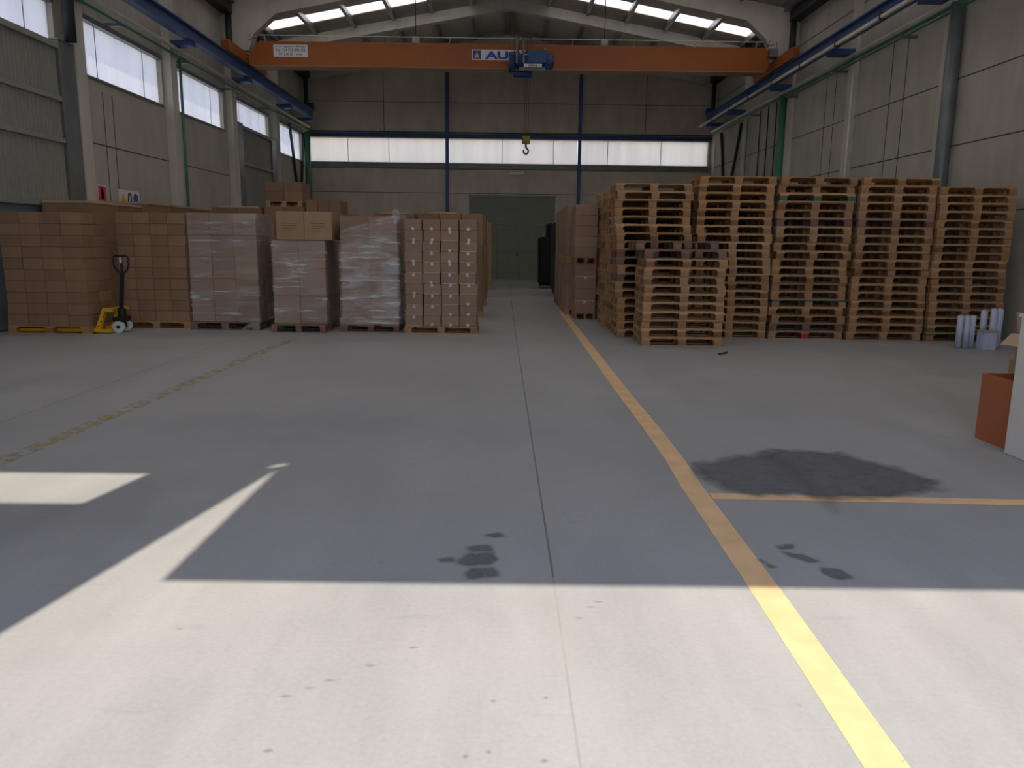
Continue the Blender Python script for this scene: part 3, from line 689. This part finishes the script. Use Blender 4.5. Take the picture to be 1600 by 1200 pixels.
def pstack(x0, x1, yf, n, desc, group, lite=False, styles={}, lean=0.0, shifts={}, jit=0.018, z0=0.0):
    xc = (x0 + x1) / 2
    for k in range(n):
        j = random.uniform(-jit, jit) + lean * (k / n) + shifts.get(k, 0); jy = random.uniform(-.012, .012)
        pos = 'bottom' if k == 0 else ('topmost' if k == n - 1 else ORD[k + 1] + ' from bottom')
        pallet((xc + j, yf + .4 + jy, z0 + k * PH), 'wooden pallet, %s in %s' % (pos, desc), group, random.uniform(-.006, .006), styles.get(k, 'new'), lite)
pstack(2.10, 3.38, 11.84, 12, 'the short front stack', 'pallets in the short front stack', styles={11: 'old', 10: 'old'}, shifts={11: -.13, 10: -.02})
pstack(1.88, 3.12, 12.95, 19, 'the tall stack beside the aisle', 'pallets in the stack beside the aisle', lean=-.10, styles={10: 'old', 9: 'old', 7: 'old'}, jit=.03)
for r in range(3):
    pstack(1.88, 3.12, 13.85 + r * .87, 19 - (1 if r == 0 else 0), 'the aisle side stack, %s row behind the front' % ORD[r + 1], 'pallets behind the stack beside the aisle', lite=True, jit=.035)
pstack(3.16, 4.42, 13.0, 20, 'the tall stack right behind the short stack', 'pallets in the second tall stack', styles={0: 'new', 7: 'new'}, lean=.0, jit=.025)
pstack(4.46, 5.70, 12.95, 20, 'the tall stack with green painted pieces', 'pallets in the third tall stack', styles={0: 'redblock', 4: 'green', 17: 'greenblock', 14: 'old', 13: 'new', 1: 'old'}, lean=.03, jit=.03)
pstack(5.77, 7.02, 12.90, 20, 'the fourth tall stack', 'pallets in the fourth tall stack', styles={14: 'old'}, lean=.04, jit=.025)
pstack(7.08, 8.32, 12.85, 19, 'the tall stack by the right wall', 'pallets in the stack by the right wall', styles={0: 'green'}, lean=.0, jit=.02)
for i, (a, b_) in enumerate(((3.16, 4.42), (4.46, 5.70), (5.77, 7.02), (7.08, 8.32))):
    pstack(a, b_, 13.9, 19, 'the hidden row behind the %s tall stack' % ORD[i + 2], 'pallets in the row behind the tall stacks', lite=True, jit=.03)

# ------------------------------------------------------------------ cartons
def carton_mesh(dx, dy, dz, mk_, tape=False):
    key = 'carton_%.3f_%.3f_%.3f_%s' % (dx, dy, dz, mk_)
    return gm(key, lambda: MB().box(-dx / 2, -dy / 2, 0, dx / 2, dy / 2, dz), M[mk_], bevel=.006)
def carton(x, y, z, dx, dy, dz, m, label, group, tape=None, rz=0.0, name='cardboard_carton'):
    o = mk(name, carton_mesh(dx, dy, dz, m)); o.location = (x, y, z); o.rotation_euler = (0, 0, rz); tag(o, label, 'carton', group)
    if tape is not None:
        w_ = .045
        mb = MB().box(-w_ / 2, -dy / 2 - .0015, dz - .05, w_ / 2, -dy / 2 + .001, dz).box(-dx * .42, -dy / 2 - .0012, 0.002, dx * .42, -dy / 2 + .001, .009) if tape else \
            MB().box(-w_ / 2, -dy / 2 - .0015, 0, w_ / 2, -dy / 2 + .001, .045)
        mk('packing_tape', gm('tape_%d_%.2f_%.2f' % (tape, dx, dz), lambda: mb, M['tape']), o)
    return o
def load(x0, x1, yf, depth, rows, cols, deep, ztop, m, desc, group, tape=False, z0=None, jit=.006, gap=.004, backdeep=0, rows_list=None, pal=True, palstyle='new', toprow=True, alt=0):
    z0 = (0.1338 if z0 is None else z0)
    dx = (x1 - x0) / cols; dz = (ztop - z0) / rows; dy = depth / deep
    if pal:
        p = pallet(((x0 + x1) / 2, yf + .4 - .01, z0 - PH), 'wooden pallet carrying ' + desc, 'pallets under carton loads', 0, palstyle); p.scale.x = (x1 - x0 + .02) / PW; p.scale.y = depth / .8
    for r in range(rows):
        sh = random.uniform(-jit, jit)
        for c in range(cols):
            for d in range(deep):
                if d > 0 and c < cols - 1 and not (r == rows - 1 and toprow): continue
                pos = '%s row from bottom, %s from left' % (ORD[r + 1], ORD[c + 1])
                if d > 0: pos = '%s row from bottom, %s back from front' % (ORD[r + 1], ORD[d + 1]) if c == cols - 1 else pos + ', behind'
                xx = x0 + dx * (c + .5) + sh + random.uniform(-jit, jit) * .5
                carton(xx, yf + dy * (d + .5) + random.uniform(-jit, jit), z0 + dz * r, dx - gap, dy - gap, dz - .002, m,
                       'brown carton, %s, %s' % (pos, desc), group, tape=(random.random() < .6) if (tape and d == 0) else None)
load(-8.10, -6.80, 12.54, .80, 10, 4, 2, 1.95, 'carton', 'load by the pallet jack', 'cartons on the leftmost load', toprow=False)
load(-6.69, -5.52, 13.43, .80, 10, 4, 2, 1.99, 'carton', 'plain load beside the jack', 'cartons on the second load', jit=.004, toprow=False)
load(-5.50, -4.32, 13.50, .95, 5, 3, 2, 2.00, 'cartonp', 'load with torn film tail', 'cartons on the third load', palstyle='old', toprow=False)
load(-4.00, -3.10, 13.30, 1.15, 3, 2, 1, 1.56, 'cartonp', 'load under two printed cartons', 'cartons on the fourth load', palstyle='old')
for i, x in enumerate((-3.67, -3.20)):
    o = carton(x, 13.70, 1.562, .465, .84, .47, 'carton2', 'large tan carton with printed lines, %s of the two on top' % ('left' if i == 0 else 'right'), 'large printed cartons')
    tx = MB()
    for k in range(4): tx.box(-.12 + (.02 if k % 2 else 0), -.4215, .27 - k * .04, .12 - (.04 if k == 3 else 0), -.4195, .276 - k * .04)
    tx.build('printed_text', M['ink'], o)
load(-2.83, -1.86, 13.30, .82, 4, 2, 1, 1.97, 'cartonp', 'silvery film wrapped load', 'cartons on the fifth load', palstyle='old')
load(-1.73, -0.50, 13.16, .80, 10, 4, 2, 1.93, 'cartonp', 'load beside the aisle', 'cartons on the load beside the aisle', tape=True, jit=.012, gap=.014, toprow=False)

# stretch film
def film(name, x0, x1, y0, y1, z0, z1l, z1r, label, wob=.012, zb=None):
    vs = []; fs = []; per = []
    nx = 26; ny = 14
    for i in range(nx + 1): per.append((x0 + (x1 - x0) * i / nx, y0, 0, -1))
    for i in range(1, ny + 1): per.append((x1, y0 + (y1 - y0) * i / ny, 1, 0))
    for i in range(1, nx + 1): per.append((x1 + (x0 - x1) * i / nx, y1, 0, 1))
    for i in range(1, ny): per.append((x0, y1 + (y0 - y1) * i / ny, -1, 0))
    nz = 44; from mathutils import noise as mn
    for j in range(nz + 1):
        for (x, y, a, b_) in per:
            zt = z1l + (z1r - z1l) * (x - x0) / (x1 - x0); z = z0 + (zt - z0) * j / nz
            o = .012 + wob * (mn.noise((x * 3, y * 3, z * 14)) + .5 * mn.noise((x * 9, y * 9, z * 30)))
            o = max(o, .004)
            vs.append((x + a * o, y + b_ * o, z))
    n = len(per)
    for j in range(nz):
        for i in range(n): k = (i + 1) % n; fs.append((j * n + i, j * n + k, (j + 1) * n + k, (j + 1) * n + i))
    me = bpy.data.meshes.new(name); me.from_pydata(vs, [], fs); me.materials.append(M['film'])
    for p in me.polygons: p.use_smooth = True
    o = bpy.data.objects.new(name, me); C.objects.link(o); return tag(o, label, 'plastic film', 'stretch film wraps')
film('stretch_film', -5.51, -4.31, 13.49, 14.46, .138, 1.99, 1.99, 'clear stretch film round the load with torn tail')
film('stretch_film', -4.01, -3.09, 13.29, 14.46, .138, 1.55, 1.55, 'clear stretch film round the load under two printed cartons')
F5 = film('stretch_film', -2.84, -1.85, 13.29, 14.13, .138, 1.72, 2.02, 'shiny clear stretch film with a slanting top edge', .02)
film('stretch_film', -2.86, -1.83, 13.27, 14.15, .138, 1.50, 1.62, 'second layer of shiny film on the silvery wrapped load', .025)
def crumple(name, c, sz, label, parent=None, seed=1):
    from mathutils import noise as mn
    bm = bmesh.new(); bmesh.ops.create_icosphere(bm, subdivisions=3, radius=1)
    for v in bm.verts:
        d = 1 + .5 * mn.noise(v.co * 2.3 + Vector((seed, 0, 0))); v.co = Vector((v.co.x * sz[0], v.co.y * sz[1], v.co.z * sz[2])) * d
    me = bpy.data.meshes.new(name); bm.to_mesh(me); bm.free(); me.materials.append(M['film']); o = bpy.data.objects.new(name, me); C.objects.link(o); o.location = c
    return tag(o, label, 'plastic film') if not parent else o
crumple('film_tail', (-1.88, 13.27, 1.98), (.06, .03, .11), 'twisted end of film sticking up from the silvery wrapped load', seed=3)
tl = MB(); tl.v = [(-4.62, 13.40, .005), (-4.30, 13.36, .005), (-4.27, 13.46, .26), (-4.38, 13.47, .30), (-4.50, 13.46, .14), (-4.42, 13.33, .05)]
tl.f = [(0, 1, 5), (0, 5, 4), (5, 1, 2), (5, 2, 3), (5, 3, 4)]
tag(tl.build('film_tail', M['film']), 'torn tail of film on the floor at the third load', 'plastic film')

# loads behind, along the left wall
ys = 14.15
for i, (ya, yb, zt) in enumerate(((14.1, 15.05, 2.16), (15.07, 16.0, 2.16), (16.25, 17.35, 2.25), (17.4, 18.5, 2.25), (18.55, 19.6, 2.25), (20.52, 21.5, 2.3), (21.6, 22.7, 2.3))):
    d = 'load %s back along the left wall' % ORD[i + 1]
    pallet((-7.85, (ya + yb) / 2, 0), 'wooden pallet carrying ' + d, 'pallets under carton loads', PI / 2 * 0, 'new', True).scale = (.74, (yb - ya) / .8, 1)
    hh = (zt - PH) / 3
    for r in range(3):
        carton(-7.85, (ya + yb) / 2, PH + r * hh, .90, yb - ya - .01, hh - .002, 'carton', 'big brown carton, %s row from bottom, %s' % (ORD[r + 1], d), 'big cartons along the left wall')
    tag(MB().box(-8.30, ya, zt, -7.39, yb, zt + .045).build('cardboard_sheet', M['sheet'], bevel=.003), 'light cardboard sheet on top of the ' + d, 'cardboard sheet', 'cardboard sheets')
# second and deeper rows
AISLE = []
def rear(x0, x1, yf, zt, rows, cols, desc, z0=None, m='carton', depth=.8, pal=True):
    z0 = PH if z0 is None else z0; dx = (x1 - x0) / cols; dz = (zt - z0) / rows
    if pal: pallet(((x0 + x1) / 2, yf + depth / 2, z0 - PH), 'wooden pallet carrying ' + desc, 'pallets under carton loads', 0, 'new', True).scale = ((x1 - x0) / PW, depth / .8, 1)
    for r in range(rows):
        for c in range(cols):
            nm = '' if cols == 1 else ', %s' % ('left' if c == 0 else ('right' if c == cols - 1 else 'middle'))
            AISLE_ = carton(x0 + dx * (c + .5), yf + depth / 2, z0 + dz * r, dx - .008, depth, dz - .003, m, 'brown carton, %s row from bottom%s, %s' % (ORD[r + 1], nm, desc), 'cartons in the rear rows', rz=0 if 'lower aisle' in desc else random.uniform(-.008, .008))
            if 'lower aisle' in desc: AISLE.append(AISLE_)
rear(-6.75, -5.60, 18.0, 2.28, 3, 2, 'rear load behind the plain load')
rear(-5.55, -4.62, 18.0, 2.30, 4, 2, 'rear two tier load, lower tier')
rear(-5.50, -4.68, 18.0, 2.86, 2, 2, 'rear two tier load, top tier', z0=2.30 + PH + .003)
rear(-4.60, -3.80, 18.0, 2.47, 4, 3, 'rear load right of the two tier load')
rear(-3.72, -2.86, 16.6, 2.10, 3, 2, 'rear load behind the silvery load')
rear(-2.80, -1.95, 16.6, 2.14, 3, 2, 'rear load left of the aisle load')
rear(-1.85, -0.50, 16.2, 2.14, 3, 3, 'rear load behind the aisle load')
rear(-1.70, -0.52, 19.2, 2.20, 3, 2, 'third load back along the aisle')
rear(-1.70, -0.55, 22.2, 2.20, 3, 2, 'fourth load back along the aisle', m='carton2')
rear(-1.75, -0.50, 26.2, 2.20, 3, 2, 'farthest load left of the aisle', m='carton2')
for i, (x, y, z, l_) in enumerate(((-6.15, 18.4, 2.28, .9), (-2.4, 17, 2.14, .5), (-1.3, 16.6, 2.14, .5))):
    tag(MB().box(x - l_ / 2, y - .3, z, x + l_ / 2, y + .3, z + .03).build('cardboard_sheet', M['sheet']), 'light cardboard sheet lying on rear cartons, %s from left' % ORD[i + 1], 'cardboard sheet', 'cardboard sheets')
# right of the aisle
rear(1.42, 1.86, 16.02, 1.14, 4, 1, 'lower aisle tier touching the pallet stacks', m='cartonp')
rear(1.40, 1.86, 16.02, 2.34, 5, 1, 'upper aisle tier touching the pallet stacks', z0=1.145 + PH, m='cartonp')
for i, y in enumerate((17.0, 18.4, 19.8)):
    rear(1.30, 2.20, y, 1.14, 2, 1, 'lower tier, %s load back, right of aisle' % ORD[i + 2], depth=1.2, m='cartonp')
    rear(1.30, 2.20, y, 2.38 - .02 * i, 2, 1, 'upper tier, %s load back, right of aisle' % ORD[i + 2], z0=1.145 + PH, depth=1.2, m='cartonp')
for k, z in enumerate((.385, .886)):
    MB().box(1.44, 16.016, z, 1.84, 16.0195, z + .012).box(1.60, 16.016, z - .05, 1.66, 16.0195, z).build('packing_tape', M['tape'], AISLE[k * 2]).location = -AISLE[k * 2].location
# black wrapped goods at the far right of the aisle
bk = thing('black_wrapped_load', 'tall black film wrapped load at the far end of the aisle', 'wrapped pallet', (1.55, 27.0, 0))
mbk = MB().box(-.42, 0, .12, .35, 1.6, 1.75)
MB().box(-.42, 0, .12, .35, 1.6, 1.78).build('wrapping', M['bagblack'], bk, bevel=.05)
MB().box(-.15, .1, 1.76, .38, 1.5, 2.25).build('wrapped_top', M['bagblack'], bk, bevel=.05)
MB().box(-.36, .02, 0, .3, 1.5, .12).build('pallet', M['olddeck'], bk)
bk2 = thing('black_wrapped_load', 'second black wrapped load nearer the cartons right of the aisle', 'wrapped pallet', (1.75, 22.6, 0))
MB().box(-.36, 0, .12, .4, 2.2, 2.18).build('wrapping', M['bagblack'], bk2, bevel=.05); MB().box(-.3, .02, 0, .34, 2.1, .12).build('pallet', M['olddeck'], bk2)

# ------------------------------------------------------------------ pallet jack
pj = thing('pallet_jack', 'yellow hand pallet truck with black handle, forks under the leftmost load', 'pallet truck', (-6.46, 12.93, 0))
for yy in (-.21, .21):
    MB().prism([(-1.62, .035), (-1.55, .075), (-.32, .085), (-.30, .03), (-1.6, .03)], 'y', yy - .07, yy + .07).build('fork', M['yellow'], pj)
MB().prism([(-.34, .02), (-.31, .09), (-.17, .42), (-.02, .42), (-.02, .36), (-.14, .36), (-.235, .07), (-.06, .07), (-.06, .02)], 'y', -.26, -.18).prism([(-.34, .02), (-.31, .09), (-.17, .42), (-.02, .42), (-.02, .36), (-.14, .36), (-.235, .07), (-.06, .07), (-.06, .02)], 'y', .24, .32).box(-.15, -.20, .385, -.06, .26, .41).build('frame', M['yellow'], pj)
mk_ = MB()
for k in range(3): mk_.prism(circ(-.255 + .045 * k, .12 + .08 * k, .012, 8), 'y', -.262, -.26)
mk_.build('bolt_hole', M['black'], pj)
MB().cyl((0, .03, .12), (0, .03, .40), .065).box(-.09, -.12, .18, .07, .18, .26).cyl((.05, -.05, .2), (.05, -.05, .36), .025).build('pump', M['black'], pj)
for yy in (-.10, .16):
    wv = MB().cyl((.0, yy - .03, .098), (.0, yy + .03, .098), .098, n=28).build('steering_wheel', M['nylon'], pj, smooth=True)
    MB().cyl((.0, yy - .036, .098), (.0, yy + .036, .098), .03).build('hub', M['dark'], wv)
MB().bar((0.01, .0, .38), (.07, .0, .98), .05, .055).build('tow_bar', M['black'], pj)
hp = [(x + .09, y, z) for x, y, z in [(-.02, 0, .96), (.07, 0, 1.04), (.10, 0, 1.12), (.10, 0, 1.24), (.07, 0, 1.265), (-.12, 0, 1.265), (-.15, 0, 1.24), (-.15, 0, 1.12), (-.11, 0, 1.04), (-.02, 0, .96)]]
MB().tube(hp, .016, 8).build('handle', M['black'], pj, smooth=True)
MB().bar((.07, 0, .96), (.07, 0, 1.25), .03, .03).build('handle_stem', M['black'], pj)
MB().box(.055, -.03, 1.15, .09, -.018, 1.24).build('control_lever', M['nylon'], pj)

# ------------------------------------------------------------------ rolls, boxes and partition on the right
def roll(x, y, h, r, label):
    t = thing('film_roll', label, 'film roll', (x, y, 0), 'upright rolls of stretch film')
    MB().cyl((0, 0, .01), (0, 0, h - .015), r, n=24).build('film_winding', M['roll'], t, smooth=True)
    MB().cyl((0, 0, 0), (0, 0, h), r * .45, n=16).build('cardboard_core', M['core'], t, smooth=True)
for i, (x, y) in enumerate(((7.15, 12.02), (7.248, 12.0), (7.346, 12.02))): roll(x, y, .53, .046, 'grey film roll, %s of the three standing on the left' % ['left', 'middle', 'right'][i])
for i, (x, y, h) in enumerate(((7.64, 12.22, .60), (7.71, 12.08, .635), (7.815, 12.10, .635))): roll(x, y, h, .05, 'tall film roll with yellowish core, %s of the three on the right' % ['left', 'middle', 'right'][i])
t = thing('white_box', 'short white box with a brown lid between the film rolls', 'box', (7.52, 11.88, 0))
MB().box(-.11, -.08, 0, .10, .10, .28).build('box_body', M['roll'], t, bevel=.005); MB().box(-.13, -.10, .28, .13, .12, .30).build('lid', M['core'], t)
# tall open box, brown-orange
def open_box(name, x0, y0, x1, y1, z0, z1, m, label, th=.012):
    t = thing(name, label, 'box', ((x0 + x1) / 2, (y0 + y1) / 2, z0)); a, b_, h = (x1 - x0) / 2, (y1 - y0) / 2, z1 - z0
    MB().box(-a, -b_, 0, a, b_, th).box(-a, -b_, th, -a + th, b_, h).box(a - th, -b_, th, a, b_, h).box(-a + th, -b_, th, a - th, -b_ + th, h).box(-a + th, b_ - th, th, a - th, b_, h).build('box_body', M[m], t)
    return t
t = open_box('open_box', 3.93, 5.80, 4.34, 6.215, 0, .545, 'rust', 'orange brown open box beside the white cabinet')
t.rotation_euler.z = 0.0
tag(MB().tube([(4.05, 5.9, .52), (4.12, 5.95, .57), (4.2, 6.0, .56), (4.25, 5.9, .5), (4.25, 5.9, .02)], .012, 6).build('cable', M['white']), 'loop of pale cable sticking out of the orange brown box', 'cable')
carton(4.93, 6.72, 0, .50, .62, .55, 'carton2', 'brown carton on the floor behind the orange brown box', 'cartons by the white cabinet')
t = open_box('open_carton', 4.69, 6.42, 5.17, 6.98, .552, .80, 'carton2', 'open cardboard carton with raised flaps behind the white cabinet')
MB().bar((-.24, -.02, .245), (-.37, -.08, .15), .50, .006).build('flap', M['sheet'], t)
f2 = MB(); f2.v = [(-.24, .28, .245), (.24, .28, .245), (.24, .33, .43), (-.24, .33, .43)]; f2.f = [(0, 1, 2, 3)]; f2.build('flap', M['carton2'], t)
MB().box(-.17, -.283, .03, -.05, -.280, .14).build('paper_label', M['signw'], t)
wc = thing('white_cabinet', 'white cabinet at the right edge of the picture', 'cabinet', (4.6, 5.35, 0))
MB().box(-.735, -.38, 0, .9, .38, 1.05).build('cabinet_body', M['white'], wc, bevel=.004)
MB().box(-.745, -.39, 1.05, .91, .39, 1.075).build('cabinet_top', M['white'], wc)
# small litter
tag(MB().bar((3.07, 10.95, .012), (3.25, 11.15, .012), .02, .02).bar((3.1, 11.05, .012), (3.2, 11.02, .012), .015, .015).build('wood_splinter', M['dark']), 'dark wood splinter on the floor before the short pallet stack', 'debris')
